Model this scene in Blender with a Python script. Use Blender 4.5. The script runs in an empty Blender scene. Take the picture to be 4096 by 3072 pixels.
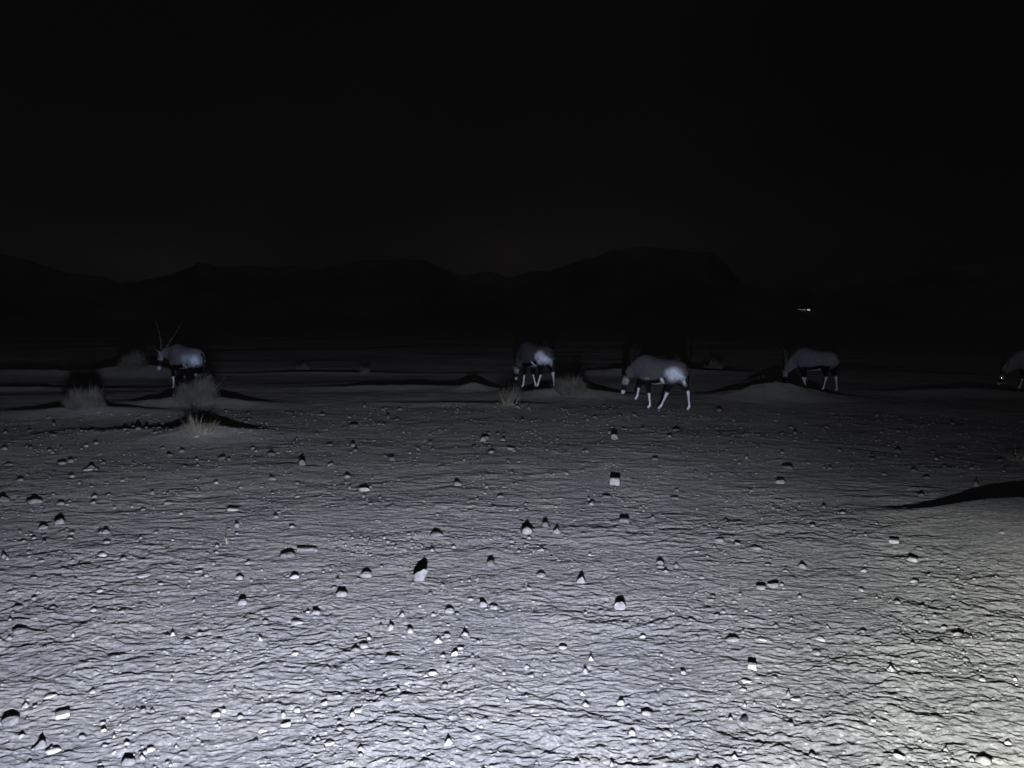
import bpy, bmesh, math, random
import numpy as np
from mathutils import Vector, Matrix

# ------------------------------------------------------------------ camera
C = bpy.context.scene.collection
CAM_H, LAMP_H = 2.0, 0.95
F_PX, HOR = 3072.0, 1278.0            # focal length and horizon row of the 4096 x 3072 photograph
PITCH = math.atan((1536 - HOR) / F_PX)
cam = bpy.data.cameras.new("camera")
cam.lens, cam.sensor_width, cam.clip_start, cam.clip_end = 27.0, 36.0, 0.05, 20000
camo = bpy.data.objects.new("camera", cam); C.objects.link(camo)
camo.location = (0, 0, CAM_H)
camo.rotation_euler = (math.pi / 2 - PITCH, 0, 0)
bpy.context.scene.camera = camo
vs = bpy.context.scene.view_settings
vs.view_transform = 'Standard'; vs.look = 'None'; vs.exposure = 0.0; vs.gamma = 1.0; vs.use_curve_mapping = False
bpy.context.scene.cycles.max_bounces = 3
bpy.context.scene.cycles.diffuse_bounces = 2

def N(nt, typ, **kw):
    n = nt.nodes.new(typ)
    for k, v in kw.items():
        if k == 'inp':
            for a, b in v.items(): n.inputs[a].default_value = b
        else: setattr(n, k, v)
    return n
def math_node(nt, op, a, b=None, clamp=False):
    n = nt.nodes.new('ShaderNodeMath'); n.operation = op; n.use_clamp = clamp
    for i, v in enumerate((a, b)):
        if v is None: continue
        if hasattr(v, 'links'): nt.links.new(v, n.inputs[i])
        else: n.inputs[i].default_value = v
    return n.outputs[0]
def ramp(nt, fac, stops, interp='LINEAR'):
    r = nt.nodes.new('ShaderNodeValToRGB'); r.color_ramp.interpolation = interp
    els = r.color_ramp.elements
    for i, (p, c) in enumerate(stops):
        e = els[i] if i < 2 else els.new(p)
        e.position = p
        e.color = (c, c, c, 1) if not isinstance(c, tuple) else (*c, 1)
    nt.links.new(fac, r.inputs[0]); return r.outputs[0]

# ------------------------------------------------------------------ night sky
w = bpy.data.worlds.new("World"); bpy.context.scene.world = w; w.use_nodes = True
nt = w.node_tree; nt.nodes.clear(); L = nt.links.new
out = N(nt, 'ShaderNodeOutputWorld'); bg = N(nt, 'ShaderNodeBackground'); L(bg.outputs[0], out.inputs[0])
tc = N(nt, 'ShaderNodeTexCoord'); sp = N(nt, 'ShaderNodeSeparateXYZ'); L(tc.outputs['Generated'], sp.inputs[0])
sky = ramp(nt, sp.outputs[2], [(0.0, (.0031, .0030, .0033)), (0.10, (.0032, .0031, .0034)), (0.28, (.0024, .0023, .0027)), (0.6, (.0020, .0020, .0023)), (0.78, (.032, .032, .036))])  # bright zenith, out of view, added to lift the hills and shadows
nz = N(nt, 'ShaderNodeTexNoise', inp={'Scale': 5.0, 'Detail': 2.0}); L(tc.outputs['Generated'], nz.inputs[0])
cl = ramp(nt, nz.outputs[0], [(0.40, (1, 1, 1)), (0.68, (1.2, 1.12, 1.08))])
azf = ramp(nt, sp.outputs[0], [(0.0, 1.0), (0.18, 1.0), (0.42, 0.72)])
m1 = N(nt, 'ShaderNodeMix', data_type='RGBA', blend_type='MULTIPLY', inp={0: 1.0}); L(sky, m1.inputs[6]); L(cl, m1.inputs[7])
m2 = N(nt, 'ShaderNodeMix', data_type='RGBA', blend_type='MULTIPLY', inp={0: 1.0}); L(m1.outputs[2], m2.inputs[6]); L(azf, m2.inputs[7])
# two faint paler patches of night sky low over the ridge
acc = m2.outputs[2]
for (px_, py_, wx_, wy_, c_) in ((620, 1060, .13, .035, (.0020, .0017, .0015)), (2200, 1020, .19, .040, (.0018, .0015, .0013))):
    cx_ = (px_ - 2048) / F_PX; cz_ = (HOR - py_) / F_PX
    yd = math_node(nt, 'MAXIMUM', sp.outputs[1], .05)
    u_ = math_node(nt, 'DIVIDE', math_node(nt, 'SUBTRACT', math_node(nt, 'DIVIDE', sp.outputs[0], yd), cx_), wx_)
    v_ = math_node(nt, 'DIVIDE', math_node(nt, 'SUBTRACT', math_node(nt, 'DIVIDE', sp.outputs[2], yd), math_node(nt, 'ADD', math_node(nt, 'MULTIPLY', u_, .012 if px_ > 2000 else -.014), cz_)), wy_)
    q_ = math_node(nt, 'ADD', math_node(nt, 'POWER', math_node(nt, 'ABSOLUTE', u_), 2.0), math_node(nt, 'POWER', math_node(nt, 'ABSOLUTE', v_), 2.0))
    g_ = math_node(nt, 'MULTIPLY', math_node(nt, 'EXPONENT', math_node(nt, 'MULTIPLY', q_, -1.0)), math_node(nt, 'GREATER_THAN', sp.outputs[1], .1))
    mm = N(nt, 'ShaderNodeMix', data_type='RGBA', blend_type='MIX', inp={6: (0, 0, 0, 1), 7: (*c_, 1)}); L(g_, mm.inputs[0])
    ad = N(nt, 'ShaderNodeMix', data_type='RGBA', blend_type='ADD', inp={0: 1.0}); L(acc, ad.inputs[6]); L(mm.outputs[2], ad.inputs[7]); acc = ad.outputs[2]
L(acc, bg.inputs[0]); bg.inputs[1].default_value = 1.0

# ------------------------------------------------------------------ the vehicle lamp below the camera
def beam(name, loc, power, color, el_stops, az_stops, radius=0.02):
    """a lamp whose beam strength depends on the angle below the horizon (degrees) and on azimuth (degrees, right positive)"""
    ld = bpy.data.lights.new(name, 'POINT'); ld.energy = power; ld.color = color; ld.shadow_soft_size = radius
    ld.use_nodes = True
    nt = ld.node_tree; nt.nodes.clear()
    o = N(nt, 'ShaderNodeOutputLight'); e = N(nt, 'ShaderNodeEmission'); nt.links.new(e.outputs[0], o.inputs[0])
    t = N(nt, 'ShaderNodeTexCoord'); s = N(nt, 'ShaderNodeSeparateXYZ'); nt.links.new(t.outputs['Normal'], s.inputs[0])
    el = math_node(nt, 'ARCSINE', s.outputs[2])
    el = math_node(nt, 'MULTIPLY', el, -180 / math.pi)          # degrees below horizon
    el = math_node(nt, 'DIVIDE', math_node(nt, 'ADD', el, 10.0), 40.0, clamp=True)
    az = math_node(nt, 'ARCTAN2', s.outputs[0], s.outputs[1])
    az = math_node(nt, 'MULTIPLY', az, 180 / math.pi)
    az = math_node(nt, 'DIVIDE', math_node(nt, 'ADD', az, 60.0), 120.0, clamp=True)
    top = max(v for _, v in el_stops)
    r1 = ramp(nt, el, [((d + 10) / 40, v / top) for d, v in el_stops])
    r2 = ramp(nt, az, [((d + 60) / 120, v) for d, v in az_stops], 'EASE')
    k = math_node(nt, 'MULTIPLY', math_node(nt, 'MULTIPLY', r1, r2), top)
    nt.links.new(k, e.inputs[1])
    ob = bpy.data.objects.new(name, ld); C.objects.link(ob); ob.location = loc
    return ob
beam("vehicle_lamp", (0, 0, LAMP_H), 1110, (0.78, 0.83, 1.0),
     [(-6, .25), (-2.5, 1.6), (-1, 3.6), (0, 4.4), (1, 4.5), (2, 4.6), (2.6, 4.7), (3.3, 4.6), (4.2, 4.5), (5.2, 4.7), (6.3, 5.3), (7.2, 5.5), (9, 4.9), (11.5, 4.3), (15, 3.4), (20, 2.2), (28, 1.2)],
     [(-50, .45), (-36, .90), (-22, 1.0), (-8, 1.0), (8, .97), (17, .66), (26, .33), (34, .18), (50, .06)])
beam("vehicle_lamp_right_beam", (0.03, 0, LAMP_H), 1110, (0.97, 1.0, 0.92),  # second source added to the one lamp, brightens the right foreground
     [(0, 0.0), (3, .03), (5, .2), (6.2, 2.8), (7.2, 4.1), (9, 4.0), (11.5, 4.0), (15, 4.0), (20, 3.0), (28, 1.8)],
     [(-50, .0), (8, .0), (20, .24), (29, .62), (35, .95), (50, 1.0)])

# ------------------------------------------------------------------ noise and terrain
rs = np.random.RandomState(11)
PERM = rs.permutation(4096).astype(np.int64)
GA = rs.rand(4096) * 2 * np.pi
GX, GY = np.cos(GA), np.sin(GA)
def gnoise(x, y, seed=0):
    xi = np.floor(x).astype(np.int64); yi = np.floor(y).astype(np.int64)
    xf = x - xi; yf = y - yi
    u = xf * xf * xf * (xf * (xf * 6 - 15) + 10); v = yf * yf * yf * (yf * (yf * 6 - 15) + 10)
    def g(ix, iy, fx, fy):
        h = PERM[(PERM[(ix + seed * 57) & 4095] + iy) & 4095]
        return GX[h] * fx + GY[h] * fy
    a = g(xi, yi, xf, yf); b = g(xi + 1, yi, xf - 1, yf)
    c = g(xi, yi + 1, xf, yf - 1); d = g(xi + 1, yi + 1, xf - 1, yf - 1)
    return 1.5 * ((a + (b - a) * u) * (1 - v) + (c + (d - c) * u) * v)
def sstep(a, b, x):
    t = np.clip((x - a) / (b - a), 0, 1); return t * t * (3 - 2 * t)

def px_xy(px, py, z=0.0):
    """photograph pixel -> point on the plane at height z"""
    d = Vector(((px - 2048) / F_PX, 1.0, -(py - 1536) / F_PX))
    cp, sp_ = math.cos(PITCH), math.sin(PITCH)
    dy = d.y * cp + d.z * sp_; dz = -d.y * sp_ + d.z * cp
    t = (z - CAM_H) / dz
    return d.x * t, dy * t, math.sqrt(d.x ** 2 + d.y ** 2 + d.z ** 2) * t

# mounds: (pixel x, pixel y of the foot, height, half-width x, half-depth y)
MOUNDS = [
    (770, 1765, .20, .70, .55), (1000, 1748, .03, .9, .35), (480, 1742, .045, 1.1, .30),
    (315, 1668, .15, 1.5, .55), (762, 1632, .20, 1.35, .6),
    (509, 1500, .40, 1.4, .8), (2290, 1592, .22, 1.3, .7), (1890, 1566, .17, .5, .5), (1600, 1560, .10, 2.4, .5),
    (3145, 1600, .40, 1.15, .9), (2037, 1630, .05, .7, .3), (1820, 1622, .05, 1.6, .3),
    (1250, 1495, .10, 3.5, .5), (2600, 1500, .25, 2.5, .8), (3900, 1580, .18, 1.8, .6), (120, 1500, .16, 2.5, .6), (60, 1560, .10, 2.0, .4)]
MW = []
for (mx, my, mh, sx, sy) in MOUNDS:
    a, b, _ = px_xy(mx, my); MW.append((a, b + sy * .9, mh, sx, sy))
def terrain(x, y):
    r = np.sqrt(x * x + y * y) + 1e-6
    z = 0.035 * gnoise(x / 3.7, y / 3.7, 3) * sstep(5, 9, r) + 0.10 * gnoise(x / 11.0, y / 11.0, 4) * sstep(12, 30, r)
    for (a, b, h, sx, sy) in MW:
        q = ((x - a) / sx) ** 2 + ((y - b) / sy) ** 2
        z = z + h * np.exp(-q ** .85) * (1 + .16 * gnoise(x / .45, y / .45, 50) + .07 * gnoise(x / .16, y / .16, 51))
    # the low bank on the right, with a steep far side
    bx, by = 5.6, 7.80 + 0.10 * gnoise(x / .9, y * 0, 9)
    ex = np.exp(-(np.clip((bx - x) / 1.2, 0, None)) ** 2.0)
    prof = np.where(y < by, np.exp(-((y - by) / 1.5) ** 2), np.exp(-((y - by) / .20) ** 2))
    z = z + (.175 + .02 * gnoise(x / .8, y / .8, 12)) * ex * prof
    z = z + 1.2 * gnoise(x / 160, y / 160, 5) * sstep(80, 400, r)
    return z
OCT = [(1.5, .009, 0), (.70, .0060, 1), (.36, .0040, 1), (.22, .0029, 2), (.13, .0028, 1), (.08, .0029, 2), (.05, .0031, 1), (.032, .0025, 2), (.020, .0018, 1), (.012, .0009, 0)]
def relief(x, y, cell):
    wx = x + .05 * gnoise(x / .31, y / .31, 21) + .012 * gnoise(x / .07, y / .07, 24)
    wy = y + .05 * gnoise(x / .31, y / .31, 22) + .012 * gnoise(x / .07, y / .07, 25)
    rough = .66 + .42 * sstep(-.35, .5, gnoise(x / 1.3, y / 1.3, 23)) 
    z = np.zeros_like(x)
    for i, (lam, amp, kind) in enumerate(OCT):
        wgt = sstep(.8, 1.7, lam / cell)
        ax = 1.75 if lam < .5 else 1.4
        n = gnoise((wx + .15 * wy) / (lam * ax), (wy - .05 * wx) / lam, 30 + i)
        if kind == 1: n = 1 - 2.2 * np.abs(n)                 # sharp crests
        elif kind == 2: n = np.tanh(n * 5.5) * .8 + .3 * n      # flakes with stepped edges
        z = z + amp * n * wgt * (rough if lam < 1 else 1)
    smooth = np.ones_like(x)
    for (a, b, h, sx, sy) in MW:
        q = ((x - a) / (sx * 1.2)) ** 2 + ((y - b) / (sy * 1.4)) ** 2
        smooth = smooth - (.75 if h < .4 else .35) * np.exp(-q) * min(1, h / .12)
    q = (np.clip((5.7 - x) / 1.7, 0, None)) ** 2 + ((y - 7.5) / 1.0) ** 2
    smooth = smooth - .72 * np.exp(-q)
    return z * np.clip(smooth, .2, 1)
def ground_z(x, y):
    X = np.array([float(x)]); Y = np.array([float(y)])
    return float(terrain(X, Y)[0] + .6 * relief(X, Y, np.array([.03]))[0])
def place(px, py):
    """where the ray through a pixel meets the terrain: x, y, z, distance"""
    z = 0.0
    for _ in range(12):
        x, y, d = px_xy(px, py, z); z = .5 * z + .5 * float(terrain(np.array([x]), np.array([y]))[0])
    x, y, d = px_xy(px, py, z)
    return x, y, ground_z(x, y), d

# ------------------------------------------------------------------ materials
def principled(name, rough=0.9):
    m = bpy.data.materials.new(name); m.use_nodes = True
    b = m.node_tree.nodes['Principled BSDF']; b.inputs['Roughness'].default_value = rough
    b.inputs['Specular IOR Level'].default_value = 0.15
    return m, m.node_tree, b
def ground_material():
    m, nt, b = principled("desert_gravel", 1.0); L = nt.links.new
    b.inputs['Diffuse Roughness'].default_value = 1.0
    b.inputs['Specular IOR Level'].default_value = 0.0
    t = N(nt, 'ShaderNodeTexCoord'); P = t.outputs['Object']
    big = N(nt, 'ShaderNodeTexNoise', inp={'Scale': 1.7, 'Detail': 5.0}); L(P, big.inputs[0])
    c1 = ramp(nt, big.outputs[0], [(.38, (.140, .139, .138)), (.52, (.158, .156, .152)), (.66, (.174, .170, .160))])
    mid = N(nt, 'ShaderNodeTexNoise', inp={'Scale': 34.0, 'Detail': 6.0, 'Roughness': .75}); L(P, mid.inputs[0])
    c2 = ramp(nt, mid.outputs[0], [(.28, .60), (.5, 1.0), (.64, 1.3), (.76, 1.9)])
    v = N(nt, 'ShaderNodeTexVoronoi', inp={'Scale': 70.0}); L(P, v.inputs[0])
    c3 = ramp(nt, v.outputs['Color'], [(.0, .75), (.6, 1.0), (.86, 1.15), (.95, 1.8)])
    a = N(nt, 'ShaderNodeMix', data_type='RGBA', blend_type='MULTIPLY', inp={0: 1.0}); L(c1, a.inputs[6]); L(c2, a.inputs[7])
    d = N(nt, 'ShaderNodeMix', data_type='RGBA', blend_type='MULTIPLY', inp={0: 1.0}); L(a.outputs[2], d.inputs[6]); L(c3, d.inputs[7])
    L(d.outputs[2], b.inputs['Base Color'])
    f = N(nt, 'ShaderNodeTexNoise', inp={'Scale': 120.0, 'Detail': 4.0, 'Roughness': .65}); L(P, f.inputs[0])
    mp = N(nt, 'ShaderNodeMapping'); mp.inputs['Scale'].default_value = (15.0, 34.0, 30.0); L(P, mp.inputs[0])
    g = N(nt, 'ShaderNodeTexNoise', noise_type='RIDGED_MULTIFRACTAL', inp={'Scale': 1.0, 'Detail': 3.0, 'Roughness': .6}); L(mp.outputs[0], g.inputs[0])
    mq = N(nt, 'ShaderNodeMapping'); mq.inputs['Scale'].default_value = (3.6, 8.5, 8.0); L(P, mq.inputs[0])
    g2 = N(nt, 'ShaderNodeTexNoise', noise_type='RIDGED_MULTIFRACTAL', inp={'Scale': 1.0, 'Detail': 4.0, 'Roughness': .62}); L(mq.outputs[0], g2.inputs[0])
    bq = N(nt, 'ShaderNodeBump', inp={'Strength': 1.0, 'Distance': .0075}); L(g2.outputs[0], bq.inputs['Height'])
    bp0 = N(nt, 'ShaderNodeBump', inp={'Strength': 1.0, 'Distance': .0045}); L(g.outputs[0], bp0.inputs['Height']); L(bq.outputs[0], bp0.inputs['Normal'])
    bp = N(nt, 'ShaderNodeBump', inp={'Strength': .65, 'Distance': .006}); L(f.outputs[0], bp.inputs['Height']); L(bp0.outputs[0], bp.inputs['Normal']); L(bp.outputs[0], b.inputs['Normal'])
    return m
def simple_material(name, lo, hi, scale=20.0, rough=.95, bump=0.0):
    m, nt, b = principled(name, rough); L = nt.links.new
    t = N(nt, 'ShaderNodeTexCoord'); n = N(nt, 'ShaderNodeTexNoise', inp={'Scale': scale, 'Detail': 5.0, 'Roughness': .65}); L(t.outputs['Object'], n.inputs[0])
    c = ramp(nt, n.outputs[0], [(.35, lo), (.65, hi)]); L(c, b.inputs['Base Color'])
    if bump:
        bp = N(nt, 'ShaderNodeBump', inp={'Strength': .8, 'Distance': bump}); L(n.outputs[0], bp.inputs['Height']); L(bp.outputs[0], b.inputs['Normal'])
    return m
M_GROUND = ground_material()
M_STONE = simple_material("pale_stone", (.13, .13, .135), (.235, .235, .23), 28.0, .95, .004)
M_STONE_W = simple_material("quartz_stone", (.21, .21, .21), (.36, .355, .335), 24.0, .9, .003)
M_STONE_D = simple_material("dull_stone", (.085, .085, .088), (.15, .15, .148), 30.0, .95, .004)
M_GRASS = simple_material("dry_grass", (.115, .112, .102), (.22, .215, .195), 6.0, 1.0)
M_GRASS_L = simple_material("pale_dry_grass", (.16, .15, .122), (.36, .34, .275), 6.0, 1.0)
M_HILL = simple_material("dark_hillside", (.105, .105, .115), (.155, .153, .155), .002, 1.0)
M_HORN = simple_material("horn", (.08, .075, .07), (.16, .15, .14), 30.0, .6)
M_HORN_D = simple_material("dark_horn", (.012, .012, .012), (.03, .03, .03), 30.0, .6)
M_TAIL = simple_material("tail_hair", (.02, .018, .016), (.06, .055, .05), 40.0, .8)

def mesh_obj(name, verts, faces, mat, smooth=False):
    me = bpy.data.meshes.new(name); me.from_pydata([tuple(v) for v in verts], [], faces)
    if smooth: me.polygons.foreach_set('use_smooth', [True] * len(me.polygons))
    me.materials.append(mat); me.update()
    o = bpy.data.objects.new(name, me); C.objects.link(o); return o
def tag(o, label, cat, group=None):
    o['label'] = label; o['category'] = cat
    if group: o['group'] = group
    return o

# ------------------------------------------------------------------ ground sheet (polar grid, finer near the camera)
def build_ground():
    near = np.array([.05, .5, 1.0, 1.5, 1.9, 2.2])
    inv = np.arange(1 / 2.45, 1 / 140.0, -0.42 / 1536.0)
    far = np.geomspace(150, 9000, 34)
    R = np.concatenate([near, 1 / inv, far])
    fine = np.radians(np.arange(-55.0, 55.0, .050))
    coarse = np.radians(np.linspace(55.0, 305.0, 48))
    A = np.concatenate([fine, coarse[:-1]])
    nr, na = len(R), len(A)
    dR = np.gradient(R)
    rr, aa = np.meshgrid(R, A, indexing='ij')
    cell = np.maximum(dR[:, None] * np.ones_like(aa), rr * np.where(np.arange(na) < len(fine), math.radians(.050), .1)[None, :])
    X = (rr * np.sin(aa)).ravel(); Y = (rr * np.cos(aa)).ravel()
    cell = cell.ravel()
    Z = terrain(X, Y) + relief(X, Y, cell)
    co = np.stack([X, Y, Z], 1).astype(np.float32)
    i = np.arange(nr - 1)[:, None]; j = np.arange(na)[None, :]; j2 = (j + 1) % na
    f = np.stack([i * na + j, i * na + j2, (i + 1) * na + j2, (i + 1) * na + j], -1).reshape(-1, 4)[:, ::-1]
    me = bpy.data.meshes.new("ground")
    me.vertices.add(len(co)); me.vertices.foreach_set('co', co.ravel())
    nf = len(f); me.loops.add(nf * 4); me.polygons.add(nf)
    me.loops.foreach_set('vertex_index', f.astype(np.int32).ravel())
    me.polygons.foreach_set('loop_start', np.arange(0, nf * 4, 4, dtype=np.int32))
    me.polygons.foreach_set('use_smooth', np.ones(nf, dtype=bool))
    me.update(calc_edges=True); me.materials.append(M_GROUND)
    o = bpy.data.objects.new("ground", me); C.objects.link(o); o['kind'] = 'structure'
    print("ground verts", len(co))
build_ground()

# ------------------------------------------------------------------ hills on the horizon
def hills(name, pts, dist, depth, seed):
    """pts: skyline in photograph pixels; a ridge with real depth standing at dist metres"""
    xs = np.arange(-900, 5000, 20.0)
    ys = np.interp(xs, [p[0] for p in pts], [p[1] for p in pts])
    ys = ys + 5 * gnoise(xs / 90.0, xs * 0 + seed, seed) + 2.5 * gnoise(xs / 30.0, xs * 0 + seed, seed + 1)
    rows = 9; V = []
    for k in range(rows):
        t = k / (rows - 1)                                   # 0 foot in front, .5 crest, 1 foot behind
        hfac = math.sin(math.pi * t) ** 1.2
        for x, y in zip(xs, ys):
            az = (x - 2048) / F_PX
            d = dist + (t - .5) * depth * (1 + .25 * math.sin(x * .004 + seed))
            top = (HOR - y) / F_PX * dist + CAM_H
            jit = 1 + .14 * float(gnoise(np.array([x / 160.0]), np.array([t * 4.0]), seed + 2)[0]) * (1 if 0 < t < 1 and k != rows // 2 else 0)
            V.append((az * d, d, -6 + (top + 6) * hfac * jit))
    n = len(xs); F = [(k * n + i, k * n + i + 1, (k + 1) * n + i + 1, (k + 1) * n + i) for k in range(rows - 1) for i in range(n - 1)]
    o = mesh_obj(name, V, F, M_HILL, True); o['kind'] = 'structure'; return o
hills("hills", [(-900, 980), (0, 1008), (110, 1037), (250, 1085), (330, 1098), (440, 1110), (500, 1137), (600, 1120), (700, 1098), (800, 1062),
                (900, 1068), (1000, 1064), (1120, 1082), (1270, 1080), (1400, 1052), (1620, 1040), (1690, 1040), (1850, 1108), (1960, 1088), (2040, 1110),
                (2160, 1088), (2280, 1062), (2440, 1005), (2560, 990), (2700, 1000), (2820, 1018), (2900, 1070), (2960, 1125), (3060, 1150), (3170, 1132),
                (3250, 1155), (3400, 1105), (3560, 1078), (3700, 1035), (3800, 1068), (3900, 1060), (4096, 1010), (5000, 940)], 5200, 2600, 3)

# ------------------------------------------------------------------ distant lit lodge
def box(x0, x1, y0, y1, z0, z1):
    v = [(x, y, z) for z in (z0, z1) for y in (y0, y1) for x in (x0, x1)]
    f = [(0, 2, 3, 1), (4, 5, 7, 6), (0, 1, 5, 4), (2, 6, 7, 3), (0, 4, 6, 2), (1, 3, 7, 5)]
    return v, f
def emis(name, col, s):
    m = bpy.data.materials.new(name); m.use_nodes = True; b = m.node_tree.nodes['Principled BSDF']
    b.inputs['Emission Color'].default_value = (*col, 1); b.inputs['Emission Strength'].default_value = s
    b.inputs['Base Color'].default_value = (*col, 1); return m
def lodge():
    dg = bpy.context.evaluated_depsgraph_get(); dg.update()
    org = Vector((0, 0, CAM_H)); dr = Vector(((3205 - 2048) / F_PX, 1.0, (HOR - 1240) / F_PX)).normalized()
    hit, loc, _, _ = bpy.data.objects['hills'].ray_cast(org, dr)
    x, d, z = loc if hit else (1600.0, 4200.0, 55.0)
    sc_ = math.hypot(x, d) / 1900.0
    r = bpy.data.objects.new("lodge_building", None); C.objects.link(r); r.location = (x, d - 14, z - 4.0 * sc_); r.scale = (sc_ * .9, sc_, sc_ * .85)
    tag(r, "tiny lit building far off below the dark hills on the right", "building")
    def part(name, bx, mat, par=r):
        v, f = box(*bx); o = mesh_obj(name, v, f, mat); o.parent = par; return o
    part("wall", (-20, 21, 0, 10, -7, 7.6), M_HILL)
    v = [(-21, -1, 7.6), (22, -1, 7.6), (22, 11, 7.6), (-21, 11, 7.6), (-18, 5, 10.5), (19, 5, 10.5)]
    ro = mesh_obj("roof", v, [(0, 1, 5, 4), (1, 2, 5), (2, 3, 4, 5), (3, 0, 4)], M_HILL); ro.parent = r
    mw = emis("window_glow", (1.0, .68, .52), .11); mb = emis("lamp_glow", (.95, .9, .9), .62)
    for i in range(6):
        a = -19.0 + i * 4.3; h = [2.0, 2.6, 3.0, 2.8, 3.4, 2.8][i]
        part("window", (a, a + 3.7, -.15, -.002, 4.2 - .35 * i * .5, 4.2 - .35 * i * .5 + h), mw)
    part("lamp", (9.5, 13.4, -.6, -.16, 3.6, 6.4), mb); part("lamp", (13.7, 16.5, -.6, -.16, 3.2, 5.4), mb)
lodge()

# ------------------------------------------------------------------ stones
def ico(sub):
    bm = bmesh.new(); bmesh.ops.create_icosphere(bm, subdivisions=sub, radius=1)
    v = np.array([x.co[:] for x in bm.verts]); f = [tuple(q.index for q in p.verts) for p in bm.faces]; bm.free(); return v, f
ICO3, ICO3F = ico(3)
ICO1, ICO1F = ico(1)
def stone_shape(kind, w_, h_, rng, lean=0.0):
    """kind: dome, block, peak, slab, tall"""
    v = ICO3.copy()
    if kind in ('block', 'slab', 'tall'):
        p = 14.0 if kind == 'block' else 3.2
        v = v / (np.sum(np.abs(v) ** p, 1, keepdims=True) ** (1 / p))
    # facets: clamp against random planes
    for _ in range(11 if kind != 'block' else 0):
        n = rng.normal(size=3); n /= np.linalg.norm(n); d = rng.uniform(.66, .9)
        s = v @ n; k = s > d
        v[k] -= np.outer((s[k] - d) * .93, n)
    v += (.07 if kind != 'block' else .03) * np.stack([gnoise(v[:, (i + 1) % 3] * 1.9 + rng.uniform(0, 90) * 0 + 7 * i, v[:, (i + 2) % 3] * 1.9 + v[:, i], i + 60) for i in range(3)], 1)
    v += rng.normal(size=v.shape) * .012
    if kind == 'peak':
        t = np.clip((v[:, 2] + .2) / 1.1, 0, 1); v[:, 0] *= 1 - .72 * t; v[:, 1] *= 1 - .5 * t
        v[:, 0] += rng.uniform(-.35, .35) * t
    a = rng.uniform(-.3, .3) if kind != 'block' else rng.uniform(-.12, .12)
    v[:, :2] = v[:, :2] @ np.array([[math.cos(a), -math.sin(a)], [math.sin(a), math.cos(a)]])
    v -= [v[:, 0].min() * .5 + v[:, 0].max() * .5, 0, 0]
    v[:, 0] *= w_ / (v[:, 0].max() - v[:, 0].min())
    v[:, 1] *= {'dome': .42, 'block': .38, 'peak': .36, 'slab': .33, 'tall': .30}[kind] * w_
    bury = {'dome': -.15, 'block': -.75, 'peak': -.3, 'slab': -.4, 'tall': -.6}[kind]
    z = v[:, 2]; v[:, 2] = (z - bury) / (z.max() - bury) * h_
    v[:, 2] = np.maximum(v[:, 2], -.35 * h_)
    v[:, 0] += lean * v[:, 2]
    return v
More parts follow.
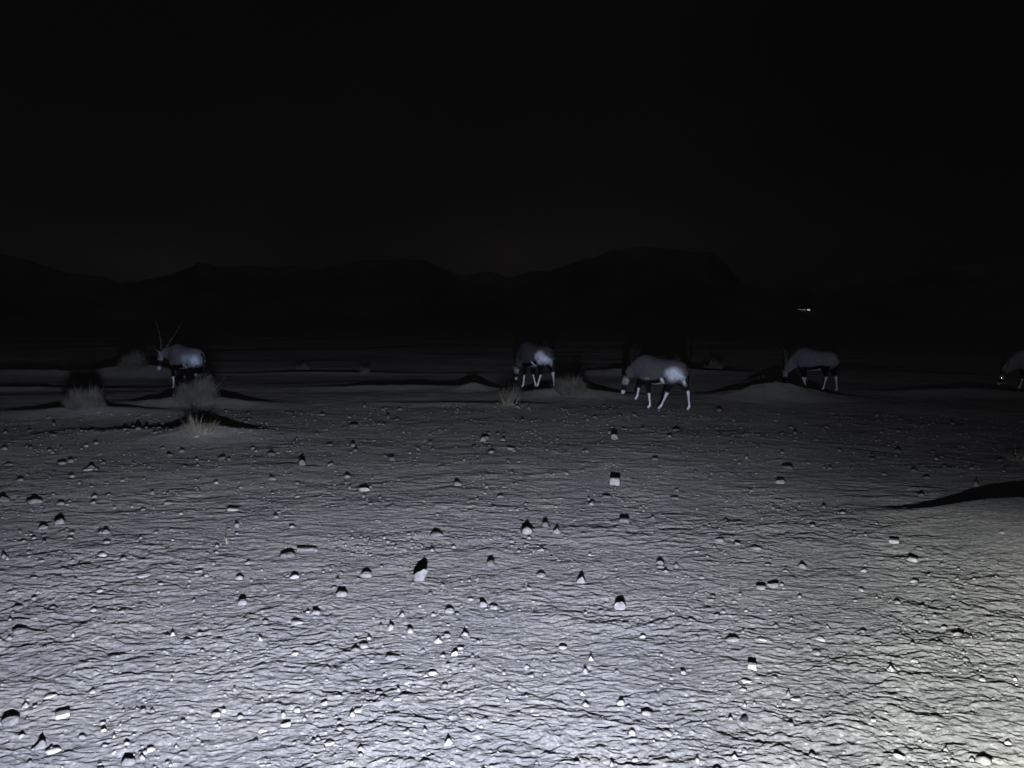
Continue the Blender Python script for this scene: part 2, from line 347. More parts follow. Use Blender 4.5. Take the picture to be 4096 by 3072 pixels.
# px, py (foot of the lit face), width, height of the lit face, kind [, material D dull / W white] ; photograph pixels
S = """966 2425 36 24 dome|242 2873 46 18 block W|28 2904 58 26 dome D|153 2998 42 30 peak D|208 3014 50 15 slab W|194 2797 42 12 slab W|689 2551 21 20 peak W
796 2546 20 14 dome|861 2872 32 18 dome W|893 2855 23 14 dome W|505 3064 46 24 dome D|97 2832 28 18 peak|382 2702 24 15 dome|35 2563 28 14 peak|366 2774 23 12 dome
484 2457 32 12 slab|938 2767 14 14 dome|958 2876 24 13 dome|704 2994 14 14 peak|51 2376 26 12 dome|157 2464 20 9 dome W|65 2440 34 13 slab D|412 2931 20 13 dome W
454 3019 16 12 dome W|597 3008 30 13 dome W|745 2580 36 14 dome|72 2540 50 20 slab D|1364 2392 48 24 dome|1262 2464 38 20 dome|1228 2459 18 11 dome W
1186 2503 50 18 slab|1112 2390 16 13 peak W|1605 2475 30 22 peak|1931 2434 34 26 tall|1975 2443 36 20 dome|1797 2457 38 20 dome|1818 2626 30 20 dome W
1455 2598 46 18 slab|1566 2647 60 18 slab|1177 2626 30 13 dome W|1283 2623 38 11 dome|1042 2572 20 22 peak W|1749 2575 42 21 peak W|1788 2554 30 14 slab
1730 2704 34 16 slab W|1702 2714 22 14 peak W|1790 2674 20 15 dome|1798 2693 20 10 dome|1295 2827 27 20 tall|1186 2853 28 16 dome W|1429 2860 45 16 slab W
1459 2832 22 12 dome|1586 2815 34 13 slab W|1142 2910 38 14 slab W|1045 2931 32 13 dome W|1360 2920 30 12 dome|1626 2950 34 16 dome W|1316 2987 42 12 slab W
1795 2994 40 30 peak W|1938 2899 32 14 dome|1992 3029 26 15 peak W|1806 3066 30 13 dome W|1404 3063 20 14 dome W|1707 3063 28 11 dome W|1251 2975 18 12 dome
1306 2684 20 12 dome|1394 2679 18 11 peak|1216 2691 20 12 dome|1924 2572 16 11 peak|1475 2561 18 12 dome W|1422 2563 16 9 dome W|1348 2535 14 12 peak|1693 2610 18 10 dome
1174 2316 38 16 dome W|1679 2329 58 54 tall|2481 2443 46 38 tall|2321 2338 44 32 peak|2117 2364 24 15 dome|2091 2364 16 10 dome|2365 2649 26 23 peak W
2342 2700 20 24 tall|2467 2700 22 11 dome|3011 2684 34 26 block W|2932 2572 52 18 slab|2893 2454 26 11 dome|3046 2362 40 16 dome|2571 2554 26 12 dome W
2685 2723 17 13 tall|2485 2829 32 24 dome W|2330 2788 24 18 peak W|2342 2836 36 20 peak W|2529 2952 30 22 dome W|2587 2832 26 12 dome|2379 2947 24 12 dome
2106 2679 22 12 dome W|2124 2714 34 12 dome|3030 2723 28 12 dome|2990 2739 42 14 slab W|2918 2790 20 12 dome|2673 2947 38 18 slab|2979 3021 24 15 dome
2939 3049 32 20 peak W|2650 2964 18 10 dome W|2358 3068 26 16 peak W|2692 3021 22 12 dome|2543 3054 30 12 dome W|3053 2568 50 10 slab W|2342 2459 18 11 dome
2404 2452 30 9 slab|2252 2600 34 12 slab W|2143 2873 30 10 slab W|2689 2640 14 10 peak|2233 2735 14 12 peak|2606 2482 12 12 peak|2978 2892 34 22 dome K
3095 2355 44 20 slab|3449 2366 26 10 dome W|3285 2566 34 15 slab W|3572 2695 40 24 peak W|3665 2744 30 12 peak W|3496 2899 22 14 dome W|3556 2945 28 10 dome W
3831 2549 28 10 slab|3600 3040 38 16 slab W|3188 2813 44 12 slab W|3165 2920 30 18 dome|3137 2827 22 12 dome|3662 2658 26 12 dome W|3933 2728 22 10 dome W
4063 2723 14 10 dome W|3269 2621 38 14 slab|3123 1937 36 15 dome W|3581 2179 36 18 block W|3655 2253 38 20 slab W|3214 2274 36 18 peak|3459 2290 28 12 dome W
3908 1945 20 18 peak|3688 1989 24 14 tall D|3662 1892 28 12 dome D|3595 1813 28 14 dome D|3706 1917 30 10 slab D|3491 1843 26 10 dome D|3681 2204 24 9 dome
4009 2135 18 10 dome|4009 1868 10 8 dome|3155 1878 44 14 slab D|3146 2290 26 9 dome|3236 1857 16 8 dome|2462 1940 46 29 block W|2499 2093 42 16 block D
2458 1760 28 24 tall W|2437 1735 14 12 peak|2182 2112 28 20 dome D|2225 2137 34 22 peak|2644 2264 36 20 dome|2706 2271 28 14 dome|2164 2311 40 15 dome
2858 2195 24 14 peak|2881 2174 38 16 slab|3025 2204 50 13 slab|2622 1843 24 11 block D|2347 1811 20 11 dome|2187 1804 12 8 dome|2056 1808 18 10 dome
2351 1684 18 9 peak|2539 1665 20 9 dome|2090 1683 18 9 dome D|2787 2040 10 9 peak|2807 2318 26 11 dome|2708 1966 22 8 dome|2266 1901 18 11 dome
2571 1720 16 9 dome D|2712 1739 22 7 dome D|2164 2197 20 8 dome|2842 1919 16 9 dome D|2530 1852 20 9 peak D|2701 1998 40 10 slab D|2428 1993 36 10 slab D
1207 1864 28 22 dome|1456 1968 44 17 slab W|1746 2149 62 20 dome D|1830 1943 34 17 dome|1931 1766 26 18 dome W|1955 1738 20 9 dome D|1990 1740 22 9 dome D
2015 1741 18 8 dome D|1411 1790 20 14 dome|1421 1808 24 12 dome D|1566 1843 22 14 block D|1540 1831 16 9 dome|1730 1801 28 10 peak D|1722 1778 12 11 tall D
1964 2267 42 26 dome D|1464 2311 48 22 dome|1147 2230 64 20 dome D|1218 2206 74 13 slab|1262 2206 20 14 peak|1086 1922 28 12 dome|1100 2077 28 12 dome
1412 1711 42 12 slab D|1265 1741 20 11 peak D|1124 1746 16 9 dome D|1587 1683 26 9 dome D|1765 1873 40 9 slab D|1647 2197 14 11 dome|2014 1954 18 10 dome
1945 1954 14 10 dome|1489 1919 12 9 dome|1593 1922 12 8 dome|1316 1785 28 9 dome D|1084 1822 30 13 dome D|1672 1801 18 9 dome|1663 1866 20 8 dome D
2045 2170 24 11 dome|2033 1850 16 9 dome D|233 2098 36 20 dome|417 2137 30 13 dome|167 2117 32 11 dome|363 1877 28 13 dome|345 1885 36 8 slab W
278 1850 20 12 dome|725 1811 22 12 dome|342 1788 16 9 dome W|10 2010 36 20 dome D|928 2050 44 14 slab W|947 2112 16 17 tall|988 2258 24 13 dome|405 2228 34 13 dome W
491 2246 28 14 dome|607 1980 20 13 dome|486 1929 18 10 dome|76 1929 28 10 dome|863 1938 20 11 dome W|238 2022 28 11 dome|525 2033 14 10 dome|370 2019 20 10 dome
456 2036 12 9 dome|792 2295 30 10 slab W|824 2309 20 9 dome W|569 2313 50 12 slab W|111 2216 18 9 dome|394 2371 26 11 dome W|551 1721 26 12 dome|498 1723 20 8 dome
206 1746 26 9 dome|410 1735 18 8 dome D|104 1793 14 12 peak D|119 1797 14 10 dome D|12 1802 24 12 dome|784 1751 24 9 slab W|544 2170 16 8 dome|21 2235 18 10 dome
885 1839 34 12 dome D|676 1825 26 10 dome D|160 2253 26 9 slab"""
MARKS = {  # landmark stones: index by pixel position -> (label, how the others call it)
    (1679, 2329): ("tallest pale boulder in the middle, leaning, with a long jagged black shadow", "the tallest boulder"),
    (2462, 1940): ("squared brick-like block standing alone in front of the third antelope", "the brick-like block"),
    (2481, 2443): ("upright grey boulder with a toothed top right of the middle foreground", "the toothed upright boulder"),
    (3011, 2684): ("white squared block standing in the right foreground", "the white squared foreground block"),
    (1456, 1968): ("jagged white stone with a spiky black shadow left of the brick-like block", "the jagged white stone"),
    (2321, 2338): ("triangular stone with a sharp tip leaning right", "the sharp triangular stone"),
    (1218, 2206): ("long low pale slab, widest in its row", "the long low slab"),
    (242, 2873): ("bright white oblong stone in the lower left corner area", "the white oblong corner stone"),
    (1931, 2434): ("narrow upright stone paired with a rounder one at its right", "the paired upright stone"),
    (3581, 2179): ("small white squared block on smooth ground before the dark bank", "the white block before the bank"),
    (2978, 2892): ("only nearly black rock among the pale stones", "the black rock"),
    (2485, 2829): ("glossy white rounded cone stone in the near foreground", "the white cone stone"),
    (3572, 2695): ("large white peaked stone furthest right in the foreground", "the peaked right stone"),
    (1207, 1864): ("pale rounded stone with a pointed shadow on the dim ground at left", "the pale stone with pointed shadow"),
    (2458, 1760): ("white chunk in front of the antelope with the raised foreleg", "the white chunk below the antelopes"),
    (966, 2425): ("round pale cobble with a tall black shadow at left", "the round left cobble"),
    (1364, 2392): ("broad domed cobble left of the tallest boulder", "the broad domed cobble"),
    (784, 1751): ("white flake lying at the foot of the grass-topped mound", "the flake at the grassy mound"),
    (363, 1877): ("white stone resting over a flat flake on the dim left ground", "the stone over the flat flake"),
    (1746, 2149): ("wide dull hump of rock above the tallest boulder", "the wide dull hump"),
    (3908, 1945): ("small pale triangle of stone at the dark bank's upper edge", "the pale triangle by the bank"),
    (233, 2098): ("grey rounded cobble nearest the left edge in the middle distance", "the grey left-edge cobble"),
}
def build_stones():
    rng = np.random.RandomState(5); rows = []
    for line in S.split('\n'):
        for q in line.split('|'):
            q = q.split(); rows.append((int(q[0]), int(q[1]), int(q[2]), int(q[3]), q[4], q[5] if len(q) > 5 else ''))
    mk = list(MARKS.items()); used = set()
    mats = {'': M_STONE, 'W': M_STONE_W, 'D': M_STONE_D, 'K': simple_material("black_rock", (.012, .012, .014), (.03, .03, .033), 30, .8, .004)}
    rel = {}
    for r in rows:
        if (r[0], r[1]) in MARKS: continue
        best = min(mk, key=lambda m: math.hypot((m[0][0] - r[0]), (m[0][1] - r[1]) * 2.2))
        dx = r[0] - best[0][0]; dy = (r[1] - best[0][1]) * 2.2
        side = ('right of' if dx > 0 else 'left of') if abs(dx) > abs(dy) else ('this side of' if dy > 0 else 'beyond')
        rel.setdefault((best[0], side), []).append((math.hypot(dx, dy), r))
    lab = {k: v[0] for k, v in MARKS.items()}
    ordn = ['nearest', 'second nearest', 'third nearest', 'fourth nearest', 'fifth nearest', 'sixth nearest', 'seventh nearest', 'eighth nearest', 'ninth nearest', 'tenth nearest', 'eleventh nearest', 'twelfth nearest', 'thirteenth nearest', 'fourteenth nearest', 'fifteenth nearest']
    for (k, side), lst in rel.items():
        lst.sort(key=lambda t: t[0])
        for i, (_, r) in enumerate(lst):
            size = 'tiny' if r[2] < 19 else ('small' if r[2] < 32 else 'larger')
            col = {'': 'grey', 'W': 'white', 'D': 'dull grey', 'K': 'black'}[r[5]]
            shp = {'dome': 'rounded', 'block': 'squared', 'peak': 'pointed', 'slab': 'flat', 'tall': 'upright'}[r[4]]
            if len(ordn) <= i: print("many", k, side, i)
            lab[(r[0], r[1])] = f"{size} {col} {shp} stone, {ordn[min(i, 14)]} {side} {MARKS[k][1]}"
    for r in rows:
        x, y, z, d = place(r[0], r[1])
        s = d / F_PX
        hh = r[3] * s * (.84 if y < 7 else .95); ww = r[2] * s * .93
        v = stone_shape(r[4], ww, hh, rng, lean={(1679, 2329): .10, (2321, 2338): .45}.get((r[0], r[1]), 0))
        dep = -v[:, 1].min()
        o = mesh_obj('stone', v, ICO3F, mats[r[5]], False)
        o.location = (x, y + dep * .75, z - hh * .04); o.rotation_euler = (0, 0, -math.atan2(x, y))
        tag(o, lab[(r[0], r[1])], 'stone', 'stones scattered over the desert floor')
    print("stones", len(rows))
    # loose gravel nobody could count
    n = 26000
    u = rng.rand(n); D = 2.6 + (18 - 2.6) * u ** 1.25
    az = np.radians(rng.uniform(-40, 40, n)); X = D * np.sin(az); Y = D * np.cos(az)
    dens = gnoise(X / .8, Y / .8, 77)
    keep = (dens > rng.uniform(-.55, .55, n)) & ~((X > 3.6) & (Y > 6.4) & (Y < 9.6))
    X, Y, D = X[keep], Y[keep], D[keep]; n = len(X)
    size = .0032 * np.exp(rng.normal(size=n) * .5) * (1 + D * .16)
    Z = terrain(X, Y) + .8 * relief(X, Y, np.full(n, .02) * D / 3.0)
    V = ICO1[None] * (1 + .22 * rng.normal(size=(n, 12 if len(ICO1) == 12 else len(ICO1), 1)))
    V = V * size[:, None, None] * rng.uniform(.6, 1.3, (n, 1, 3)) * np.array([1.25, 1.0, .85])
    V = V + np.stack([X, Y, Z + size * .2], 1)[:, None, :]
    nv = len(ICO1); F = (np.array(ICO1F)[None] + (np.arange(n) * nv)[:, None, None]).reshape(-1, 3)
    me = bpy.data.meshes.new("gravel"); me.vertices.add(n * nv); me.vertices.foreach_set('co', V.astype(np.float32).ravel())
    me.loops.add(len(F) * 3); me.polygons.add(len(F)); me.loops.foreach_set('vertex_index', F.astype(np.int32).ravel())
    me.polygons.foreach_set('loop_start', np.arange(0, len(F) * 3, 3, dtype=np.int32)); me.update(calc_edges=True)
    me.materials.append(simple_material("gravel_chips", (.10, .10, .10), (.30, .29, .275), 9.0, 1.0))
    o = bpy.data.objects.new("gravel", me); C.objects.link(o); o['kind'] = 'stuff'
    tag(o, "pale gravel chips strewn over the desert floor", "gravel")
build_stones()

# ------------------------------------------------------------------ dry bushes and tufts
def tuft(name, label, cat, px, py, wid, hgt, n, mat, seed, blade=.006, spread=1.0, up=0.05, droop=.25, group='dry bushes on the plain', dome=True, sink=0.0):
    rng = np.random.RandomState(seed)
    x0, y0, z0, d = place(px, py); s = d / F_PX
    W = wid * s * .5; H = hgt * s
    V = []; F = []
    AA = rng.uniform(0, 2 * np.pi, n); RR = np.sqrt(rng.rand(n)); BX = W * .68 * RR * np.cos(AA); BY = W * .42 * RR * np.sin(AA)
    GZ = terrain(x0 + BX, y0 + W * .6 + BY) - z0 - .01
    LM = .85 + .75 * gnoise(BX / W * 2.1 + seed * 3.3, BY / W * 2.1 + seed, 95)
    for i in range(n):
        a, r, bx, by, gz = AA[i], RR[i], BX[i], BY[i], GZ[i]
        ln = H * rng.uniform(.45, 1.0) * (1 - .45 * r * r if dome else 1) * (1.35 if rng.rand() < .025 else 1) * LM[i]
        la = a + rng.normal() * .7; tilt = spread * (r * .75 + rng.rand() * .25) * rng.uniform(.5, 1.1)
        dx, dy = math.cos(la) * math.sin(tilt), math.sin(la) * math.sin(tilt); dz = math.cos(tilt)
        tw = blade * rng.uniform(.6, 1.4); sa = rng.uniform(0, np.pi)
        sx, sy = math.cos(sa) * tw * .5, math.sin(sa) * tw * .5
        k = len(V); segs = 4; b = rng.normal(size=2) * .10
        for q in range(segs + 1):
            t = q / segs; wq = (1 - t * .85)
            cx = bx + ln * (dx * t + b[0] * t * t); cy = by + ln * (dy * t + b[1] * t * t)
            cz = gz + ln * (dz * t - droop * t * t * math.sin(tilt))
            V.append((cx - sx * wq, cy - sy * wq, cz)); V.append((cx + sx * wq, cy + sy * wq, cz))
        for q in range(segs): F.append((k + 2 * q, k + 2 * q + 1, k + 2 * q + 3, k + 2 * q + 2))
    o = mesh_obj(name, V, F, mat); o.location = (x0, y0 + W * .6, z0 - sink); tag(o, label, cat, group); return o
B = "dry_bush"
tuft(B, "dull dry bush on the far left with arching shadows at both sides", "bush", 315, 1650, 172, 96, 6000, M_GRASS, 1, .008, .95)
tuft(B, "dry bush in front of the long-horned antelope's hind legs", "bush", 762, 1628, 190, 118, 7500, M_GRASS, 2, .008, .85)
tuft(B, "faint dry bush on the mound behind, left of the long-horned antelope", "bush", 515, 1498, 120, 62, 2200, M_GRASS, 3, .014, .9)
tuft("grass_tuft", "straw-coloured grass tuft crowning the nearest mound at left", "grass tuft", 780, 1750, 150, 80, 520, M_GRASS_L, 4, .0065, .95, dome=False, group=None)
tuft(B, "dry bush right of the second antelope's hooves", "bush", 2285, 1588, 130, 92, 4600, M_GRASS, 5, .008, .95)
tuft("grass_tuft", "sparse spiky tuft on bare ground left of the dark-backed antelope", "grass tuft", 2037, 1626, 110, 82, 90, M_GRASS_L, 6, .008, .9, dome=False, group=None)
tuft(B, "faint haze of twigs behind the sparse spiky tuft", "bush", 2040, 1605, 110, 85, 900, M_GRASS, 16, .008, .7)
tuft("grass_tuft", "few bare twigs on the little cone-shaped mound", "grass tuft", 1890, 1545, 60, 50, 26, M_GRASS, 7, .012, .5, dome=False, group=None)
tuft(B, "low dry scrub spread over the mound hiding an antelope's muzzle", "bush", 3110, 1556, 330, 46, 1700, M_GRASS_L, 8, .007, 1.2)
tuft(B, "small faint shrub far off at left of centre, rounded", "bush", 1205, 1482, 75, 36, 900, M_GRASS, 9, .016, .9)
tuft(B, "small faint twiggy shrub far off beside a low ridge shadow", "bush", 1455, 1494, 60, 36, 300, M_GRASS, 10, .016, .9)
tuft(B, "faint shrub far off between the two right-hand antelopes", "bush", 2860, 1480, 90, 55, 1100, M_GRASS, 11, .014, .9)
tuft("grass_tuft", "pale wispy tuft cut off by the right edge above the bank", "grass tuft", 4110, 1852, 120, 60, 130, M_GRASS_L, 12, .0075, 1.2, dome=False, group=None)
tuft("grass_sprig", "single upright pale stalk with thin twigs at its foot", "sprig", 905, 2178, 24, 56, 7, M_GRASS_L, 13, .006, .35, dome=False, group=None)

# ------------------------------------------------------------------ antelopes
def cap_tube(pts, rad, n=14, sy=None, sz=None):
    """closed tube through pts; rad may be (ry, rz) pairs for oval sections"""
    P = [Vector(p) for p in pts]; V = []; F = []
    for i, p in enumerate(P):
        t = (P[min(i + 1, len(P) - 1)] - P[max(i - 1, 0)]).normalized()
        side = Vector((0, 1, 0)) - t * t.y
        side.normalize(); upv = t.cross(side)
        r = rad[i]; ra, rb = (r if isinstance(r, tuple) else (r, r))
        for k in range(n):
            a = 2 * math.pi * k / n
            V.append(p + side * math.cos(a) * ra + upv * math.sin(a) * rb)
    for i in range(len(P) - 1):
        for k in range(n):
            F.append((i * n + k, i * n + (k + 1) % n, (i + 1) * n + (k + 1) % n, (i + 1) * n + k))
    F.append(tuple(range(n))[::-1]); F.append(tuple(range((len(P) - 1) * n, len(P) * n)))
    return V, F
def coat_material():
    m, nt, b = principled("oryx_coat", .85); L = nt.links.new
    a = N(nt, 'ShaderNodeAttribute', attribute_name='coat')
    t = N(nt, 'ShaderNodeTexCoord'); n = N(nt, 'ShaderNodeTexNoise', inp={'Scale': 22.0, 'Detail': 5.0}); L(t.outputs['Object'], n.inputs[0])
    r = ramp(nt, n.outputs[0], [(.3, .82), (.7, 1.15)])
    x = N(nt, 'ShaderNodeMix', data_type='RGBA', blend_type='MULTIPLY', inp={0: 1.0}); L(a.outputs['Color'], x.inputs[6]); L(r, x.inputs[7])
    L(x.outputs[2], b.inputs['Base Color'])
    return m
M_COAT = coat_material()
M_EYE = simple_material("eye", (.01, .01, .01), (.02, .02, .02), 5, .15)
M_EYE_SHINE = bpy.data.materials.new("shining_eye"); M_EYE_SHINE.use_nodes = True
_b = M_EYE_SHINE.node_tree.nodes['Principled BSDF']; _b.inputs['Metallic'].default_value = 1.0; _b.inputs['Roughness'].default_value = .20; _b.inputs['Base Color'].default_value = (.95, 1, .98, 1)

TORSO = [(-.70, .93, .08, .06), (-.66, .91, .155, .12), (-.56, .90, .215, .185), (-.42, .885, .26, .22), (-.20, .87, .275, .24), (.05, .86, .305, .255),
         (.25, .88, .33, .24), (.40, .905, .335, .20), (.52, .90, .29, .165), (.62, .87, .22, .13)]
def oryx(label, px, py, scale, yaw, neck, head, legs, coat, horn_dir, group, horn_len=.9, tail=None, head_side=0.0, eye_mat=None, horn_spread=.16, dx=0.0):
    """legs: four joint lists (front near, front far, hind near, hind far) in metres, x forward, z up"""
    y = CAM_H * F_PX / (py - HOR); x = (px - 2048) / F_PX * y
    z = float(terrain(np.array([x]), np.array([y]))[0]); print('oryx', x, y, z)
    root = bpy.data.objects.new("oryx", None); C.objects.link(root)
    root.location = (x, y, z); root.rotation_euler = (0, 0, yaw); root.scale = (scale,) * 3
    tag(root, label, "antelope", group)
    V = []; F = []; seg = []
    def add(pts, rad, tagname, n=14):
        v, f = cap_tube(pts, rad, n); k = len(V); V.extend(v); F.extend([tuple(i + k for i in q) for q in f])
        P = [Vector(p) for p in pts]; tot = sum((P[i + 1] - P[i]).length for i in range(len(P) - 1)); acc = 0
        for i in range(len(P) - 1):
            ln = (P[i + 1] - P[i]).length
            ra = rad[i] if not isinstance(rad[i], tuple) else min(rad[i]); rb = rad[i + 1] if not isinstance(rad[i + 1], tuple) else min(rad[i + 1])
            seg.append((np.array(P[i]), np.array(P[i + 1]), ra, rb, tagname, acc / tot, (acc + ln) / tot)); acc += ln
    add([(a, 0, b) for a, b, _, _ in TORSO], [(hw, hh) for _, _, hh, hw in TORSO], 'torso', 20)
    # withers hump, chest
    add([(.12, 0, 1.08), (.30, 0, 1.15), (.46, 0, 1.10)], [.06, .085, .07], 'torso')
    # neck
    npts = [(.42, 0, .93)] + neck
    nr = [(.15, .27), (.12, .205), (.095, .15), (.08, .115)][:len(npts)]
    add([tuple(p) for p in npts], nr, 'neck')
    h0, h1 = Vector(head[0]), Vector(head[1]); hv = h1 - h0
    add([h0 - hv * .05, h0 + hv * .18, h0 + hv * .45, h0 + hv * .75, h0 + hv * .93, h1], [(.06, .07), (.078, .095), (.066, .085), (.046, .055), (.044, .05), (.03, .035)], 'head')
    for li, lg in enumerate(legs):
        front = li < 2; ys = (.125 if li % 2 == 0 else -.125)
        p = [Vector(q) for q in lg]
        pts = [(q.x, ys * (1.0 if i == 0 else .92), q.z) for i, q in enumerate(p)]
        if front: rad = [(.075, .12), (.06, .075), .036, .026, .034, .036]
        else: rad = [(.12, .19), (.085, .13), .042, .029, .036, .036]
        # p: hip/shoulder, elbow/stifle, knee/hock, fetlock, hoof tip
        kx, fe, hf = Vector(pts[2]), Vector(pts[3]), Vector(pts[4])
        full = [pts[0], pts[1], tuple(Vector(pts[1]).lerp(kx, .6)), tuple(kx), tuple(kx.lerp(fe, .35)), tuple(kx.lerp(fe, .8)), tuple(fe), tuple(fe.lerp(hf, .55)), tuple(hf)]
        rr_ = [rad[0], rad[1], (.045 if front else .06), (.041 if front else .045), .028, .025, .033, .030, .037]
        add(full, rr_, 'front' if front else 'hind', 12)
    me = bpy.data.meshes.new("tmp"); me.from_pydata([tuple(v) for v in V], [], F); me.update()
    tmp = bpy.data.objects.new("tmp", me); C.objects.link(tmp)
    rm = tmp.modifiers.new("r", 'REMESH'); rm.mode = 'VOXEL'; rm.voxel_size = .0155
    sm = tmp.modifiers.new("s", 'SMOOTH'); sm.factor = .5; sm.iterations = 5
    dg = bpy.context.evaluated_depsgraph_get(); dg.update()
    bm_me = bpy.data.meshes.new_from_object(tmp.evaluated_get(dg)); bpy.data.objects.remove(tmp)
    co = np.empty(len(bm_me.vertices) * 3); bm_me.vertices.foreach_get('co', co); co = co.reshape(-1, 3)
    best = np.full(len(co), 1e9); tg = np.zeros(len(co), int); tt = np.zeros(len(co)); names = ['torso', 'neck', 'head', 'front', 'hind']
    for (a, b, ra, rb, nm, t0, t1) in seg:
        ab = b - a; u = np.clip(((co - a) @ ab) / (ab @ ab), 0, 1)
        dd = np.linalg.norm(co - (a + u[:, None] * ab), axis=1) - (ra + (rb - ra) * u)
        k = dd < best; best[k] = dd[k]; tg[k] = names.index(nm); tt[k] = (t0 + (t1 - t0) * u)[k]
    X, Y, Z = co.T
    wob = .02 * gnoise(X / .09, Z / .09 + Y, 90)
    grey = np.array(coat.get('grey', (.075, .075, .08))); white = np.array(coat.get('white', (.5, .5, .52))); black = np.array((.008, .008, .009))
    col = np.tile(grey, (len(co), 1))
    def mix(mask, c): 
        nonlocal col
        m_ = np.clip(mask, 0, 1)[:, None]; col = col * (1 - m_) + np.array(c) * m_
    bx = [s_[0] for s_ in TORSO]; zc = np.interp(X, bx, [s_[1] for s_ in TORSO]); hh = np.interp(X, bx, [s_[2] for s_ in TORSO])
    zr = (Z - zc) / hh + wob * 3
    tor = (tg == 0) | (((tg == 3) | (tg == 4)) & (Z > .72))
    mix(tor * sstep(.75, .98, zr) * .45, grey * .45)
    body = (tg == 0) & (X > -.50) & (X < .52)
    belly_line = -.86 - .25 * X
    mix(body * sstep(.0, -.10, zr - belly_line - .34), black * 1.0)
    mix(body * sstep(.0, -.06, zr - belly_line), white * coat.get('belly', .55))
    fr, hd = tg == 3, tg == 4
    mix(fr * sstep(.70, .64, Z + wob), black)
    kz = [.5 * (legs[0][2][2] + legs[1][2][2]), .5 * (legs[2][2][2] + legs[3][2][2])]
    top_h = coat.get('thigh', .66)
    mix(hd * sstep(top_h + .04, top_h - .02, Z + wob), black)
    # lower legs by the position along the leg
    mix((fr) * sstep(.55, .59, tt), white * .95); mix(hd * sstep(.50, .54, tt), white * .95)
    mix((fr | hd) * sstep(.965, .985, tt), black)
    nk = tg == 1
    mix((nk | (tg == 2)) * 0.0, black)
    hm = tg == 2
    mix(hm * 1.0, grey * 1.0 + white * .12); mix(hm * sstep(.10, .0, tt + wob), grey)
    mix(hm * sstep(.12, .20, tt + wob) * sstep(.46, .34, tt + wob), white * .33)
    mix(hm * sstep(.40, .52, tt + wob * 2) * sstep(.84, .72, tt + wob * 2), black * 2.0)
    mix(hm * sstep(.74, .86, tt + wob), white * .8)
    for (cx, cz, rx, rz, c, soft) in coat.get('patches', []):
        q = np.sqrt(((X - cx) / rx) ** 2 + ((Z - cz) / rz) ** 2) + wob * 3
        mix(sstep(1.0, soft, q) * (tg != 2), c)
    at = bm_me.color_attributes.new('coat', 'FLOAT_COLOR', 'POINT')
    at.data.foreach_set('color', np.concatenate([col, np.ones((len(co), 1))], 1).astype(np.float32).ravel())
    bm_me.polygons.foreach_set('use_smooth', [True] * len(bm_me.polygons))
    bm_me.materials.clear(); bm_me.materials.append(M_COAT); bm_me.name = 'body'
    bo = bpy.data.objects.new('body', bm_me); C.objects.link(bo); bo.parent = root
    # horns, ears, eyes, tail
    hvn = hv.normalized(); sidev = Vector((0, 1, 0)); sidev = (sidev - hvn * hvn.y).normalized()
    if head_side: pass
    poll = h0 - hv * .02
    upn = sidev.cross(hvn); 
    if upn.dot(Vector(horn_dir)) < 0: upn = -upn
    for sgn in (1, -1):
        b0 = poll + sidev * .035 * sgn + upn * .03
        hd_ = Vector(horn_dir).normalized(); pts = []; rad = []
        for q in range(9):
            t = q / 8; pts.append(b0 + hd_ * horn_len * t + sidev * sgn * horn_spread * (t ** 1.2) + Vector((-.05 * math.sin(t * 3.14), 0, 0))); rad.append(.021 * (1 - t * .86) + .0015 * (q % 2) * (q < 5))
        v, f = cap_tube(pts, rad, 10); o = mesh_obj('horn', v, f, coat.get('horn', M_HORN), True); o.parent = root
        # ear: a folded leaf
        e0 = poll + sidev * .065 * sgn - hvn * -.03; ed = (sidev * sgn * .9 - hvn * .45 + upn * .2).normalized(); ew = hvn.cross(ed).normalized()
        v = []; 
        for q in range(7):
            t = q / 6; wd = .034 * math.sin(math.pi * min(1, t * .86 + .1)) ** .8 + .002
            c = e0 + ed * .17 * t
            v += [c - ew * wd + upn * .0, c + ed.cross(ew) * .018 * (1 - t), c + ew * wd, c - ed.cross(ew) * .006]
        f = [(4 * q + a_, 4 * q + (a_ + 1) % 4, 4 * q + 4 + (a_ + 1) % 4, 4 * q + 4 + a_) for q in range(6) for a_ in range(4)] + [(0, 1, 2, 3), (27, 26, 25, 24)]
        o = mesh_obj('ear', v, f, M_EAR, True); o.parent = root
        ev, ef = ICO1 * (.021 if eye_mat else .016), ICO1F
        bm = bmesh.new(); bmesh.ops.create_uvsphere(bm, u_segments=14, v_segments=10, radius=(.024 if eye_mat else .016))
        em = bpy.data.meshes.new('eye'); bm.to_mesh(em); bm.free(); em.polygons.foreach_set('use_smooth', [True] * len(em.polygons)); em.materials.append(eye_mat or M_EYE)
        o = bpy.data.objects.new('eye', em); C.objects.link(o); o.parent = root; o.location = h0 + hv * .28 + sidev * (.094 if eye_mat else .070) * sgn + upn * .025
        if eye_mat and sgn > 0:      # mirror disc added for the eyeshine, aimed between lamp and camera
            bm = bmesh.new(); bmesh.ops.create_uvsphere(bm, u_segments=18, v_segments=9, radius=.022)
            em = bpy.data.meshes.new('eye_glint_disc'); bm.to_mesh(em); bm.free(); em.materials.append(eye_mat)
            em.transform(Matrix.Diagonal((1, 1, .05, 1)))
            em.polygons.foreach_set('use_smooth', [True] * len(em.polygons))
            pu = bpy.data.objects.new('eye_glint_disc', em); C.objects.link(pu); pu.parent = o
            bpy.context.view_layer.update()
            wp = root.matrix_world @ o.location; to = (Vector((0, 0, (CAM_H + LAMP_H) / 2)) - wp).normalized()
            loc_dir = (root.matrix_world.to_3x3().inverted() @ to).normalized()
            pu.rotation_euler = loc_dir.to_track_quat('Z', 'Y').to_euler(); pu.location = loc_dir * .040
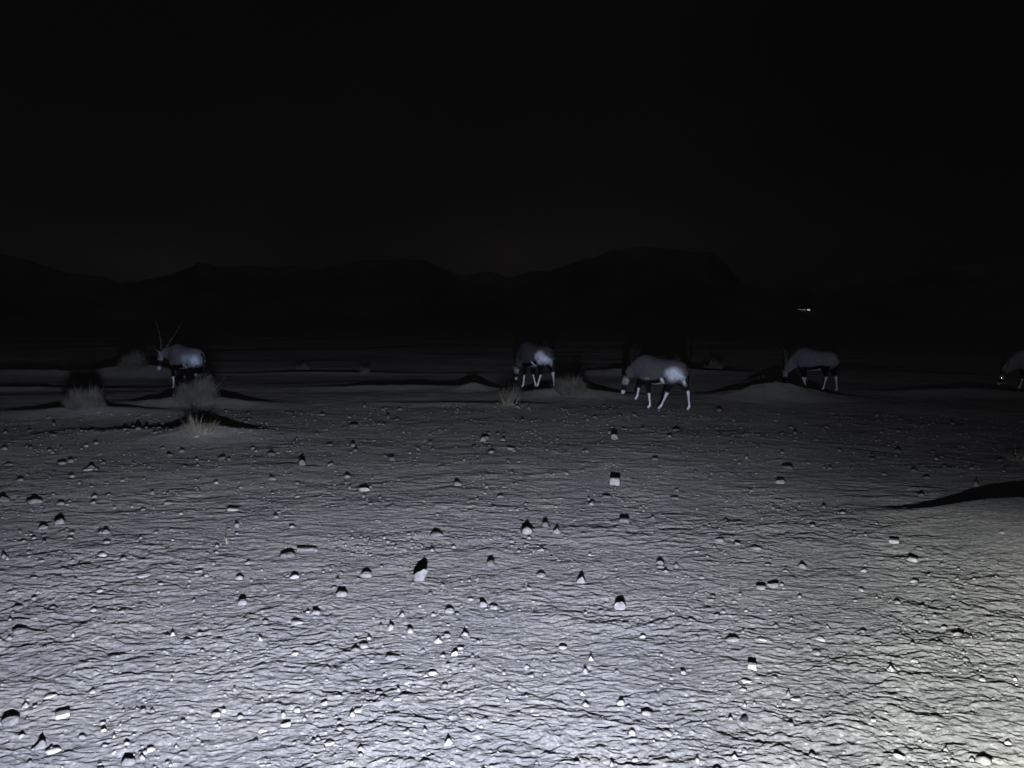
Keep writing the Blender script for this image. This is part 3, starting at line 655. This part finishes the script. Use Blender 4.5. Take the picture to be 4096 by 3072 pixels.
            o.data.materials.clear(); o.data.materials.append(M_EYE)
    tp = tail or [(-.69, 0, .98), (-.76, 0, .92), (-.79, .01, .80), (-.79, .02, .62), (-.77, .03, .48)]
    v, f = cap_tube(tp, [.028, .020, .022, .034, .008], 10); o = mesh_obj('tail', v, f, M_TAIL, True); o.parent = root
    return root
M_EAR = simple_material("ear_hair", (.16, .155, .15), (.28, .27, .26), 30, .9)
R = math.radians
G = "antelopes grazing in the lamp light"
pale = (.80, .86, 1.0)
# 1 head raised, horns high
oryx("antelope at far left, head held level and long horns raised in a V", 742, 1562, 1.05, R(180 - 33), [(.66, .02, .97), (.80, .05, .98), (.88, .08, .98)],
     [(.93, .10, 1.00), (1.00, .16, .50)],
     [[(.40, 0, .80), (.42, 0, .62), (.42, 0, .38), (.40, 0, .09), (.45, 0, .02)], [(.40, 0, .80), (.36, 0, .62), (.28, 0, .38), (.22, 0, .09), (.26, 0, .02)],
      [(-.46, 0, .86), (-.40, 0, .66), (-.60, 0, .42), (-.56, 0, .09), (-.50, 0, .02)], [(-.46, 0, .86), (-.34, 0, .66), (-.44, 0, .42), (-.36, 0, .09), (-.30, 0, .02)]],
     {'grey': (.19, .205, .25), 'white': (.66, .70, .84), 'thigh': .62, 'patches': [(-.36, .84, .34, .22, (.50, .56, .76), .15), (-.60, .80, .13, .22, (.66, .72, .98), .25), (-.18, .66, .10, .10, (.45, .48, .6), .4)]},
     (-.40, 0, 1.0), G, horn_len=.98, horn_spread=.40)
# 2
oryx("second antelope from the left, grazing, with a white haunch", 2142, 1556, 1.10, R(180 - 55), [(.62, 0, .84), (.74, 0, .68), (.80, 0, .55)],
     [(.84, 0, .52), (.88, 0, .17)],
     [[(.36, 0, .80), (.34, 0, .66), (.32, 0, .43), (.38, 0, .10), (.44, 0, .02)], [(.36, 0, .80), (.34, 0, .66), (.30, 0, .43), (.14, 0, .09), (.18, 0, .02)],
      [(-.46, 0, .86), (-.34, 0, .68), (-.40, 0, .44), (-.24, 0, .10), (-.14, 0, .02)], [(-.46, 0, .86), (-.42, 0, .68), (-.60, 0, .44), (-.66, 0, .10), (-.62, 0, .02)]],
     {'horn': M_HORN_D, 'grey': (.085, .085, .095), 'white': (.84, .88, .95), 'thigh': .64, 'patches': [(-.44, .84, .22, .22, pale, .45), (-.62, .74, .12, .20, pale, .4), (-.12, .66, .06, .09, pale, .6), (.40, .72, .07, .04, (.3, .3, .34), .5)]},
     (-.12, 0, 1.0), G, horn_len=.8)
# 3
oryx("nearest antelope, dark-backed, stepping forward with one foreleg lifted", 2640, 1640, 0.98, R(180 - 42), [(.64, 0, .88), (.78, 0, .80), (.84, 0, .74)],
     [(.88, 0, .70), (.99, 0, .29)],
     [[(.38, 0, .80), (.28, 0, .62), (.20, 0, .38), (.17, 0, .09), (.23, 0, .02)], [(.40, 0, .80), (.50, 0, .64), (.62, 0, .46), (.66, 0, .24), (.72, 0, .17)],
      [(-.46, 0, .86), (-.32, 0, .64), (-.26, 0, .38), (-.12, 0, .10), (-.04, 0, .02)], [(-.46, 0, .86), (-.46, 0, .66), (-.66, 0, .46), (-.70, 0, .10), (-.64, 0, .02)]],
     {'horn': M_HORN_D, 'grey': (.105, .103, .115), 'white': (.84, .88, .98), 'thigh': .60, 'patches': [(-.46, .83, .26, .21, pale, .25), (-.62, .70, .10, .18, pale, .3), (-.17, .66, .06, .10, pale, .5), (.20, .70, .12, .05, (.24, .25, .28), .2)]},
     (-.30, 0, 1.0), G, horn_len=.8)
# 4
oryx("uniformly grey antelope with black flank stripe, muzzle behind a mound", 3264, 1567, 0.96, R(180 - 54), [(.66, 0, .82), (.84, 0, .66), (.93, 0, .54)],
     [(.97, 0, .50), (1.01, 0, .14)],
     [[(.38, 0, .80), (.36, 0, .62), (.32, 0, .36), (.22, 0, .14), (.24, 0, .06)], [(.38, 0, .80), (.44, 0, .62), (.40, 0, .38), (.38, 0, .09), (.44, 0, .02)],
      [(-.46, 0, .86), (-.36, 0, .66), (-.42, 0, .40), (-.34, 0, .09), (-.28, 0, .02)], [(-.46, 0, .86), (-.44, 0, .66), (-.58, 0, .40), (-.62, 0, .09), (-.58, 0, .02)]],
     {'grey': (.17, .175, .205), 'white': (.60, .60, .68), 'thigh': .74, 'belly': .8},
     (.06, 0, 1.0), G, horn_len=.70, horn_spread=.02)
# 5
oryx("antelope cut off by the right edge, with one shining eye", 4156, 1560, 0.93, R(180 - 22), [(.66, 0, .80), (.80, 0, .66), (.88, 0, .56)],
     [(.90, .0, .46), (1.02, .0, .16)],
     [[(.38, 0, .80), (.40, 0, .62), (.30, 0, .38), (.22, 0, .09), (.28, 0, .02)], [(.38, 0, .80), (.40, 0, .62), (.36, 0, .38), (.42, 0, .12), (.48, 0, .05)],
      [(-.46, 0, .86), (-.36, 0, .66), (-.52, 0, .40), (-.50, 0, .09), (-.44, 0, .02)], [(-.46, 0, .86), (-.44, 0, .66), (-.62, 0, .40), (-.60, 0, .09), (-.54, 0, .02)]],
     {'grey': (.26, .25, .25), 'white': (.85, .85, .85)}, (-.2, 0, 1.0), G, horn_len=.8, eye_mat=M_EYE_SHINE)
print("done")
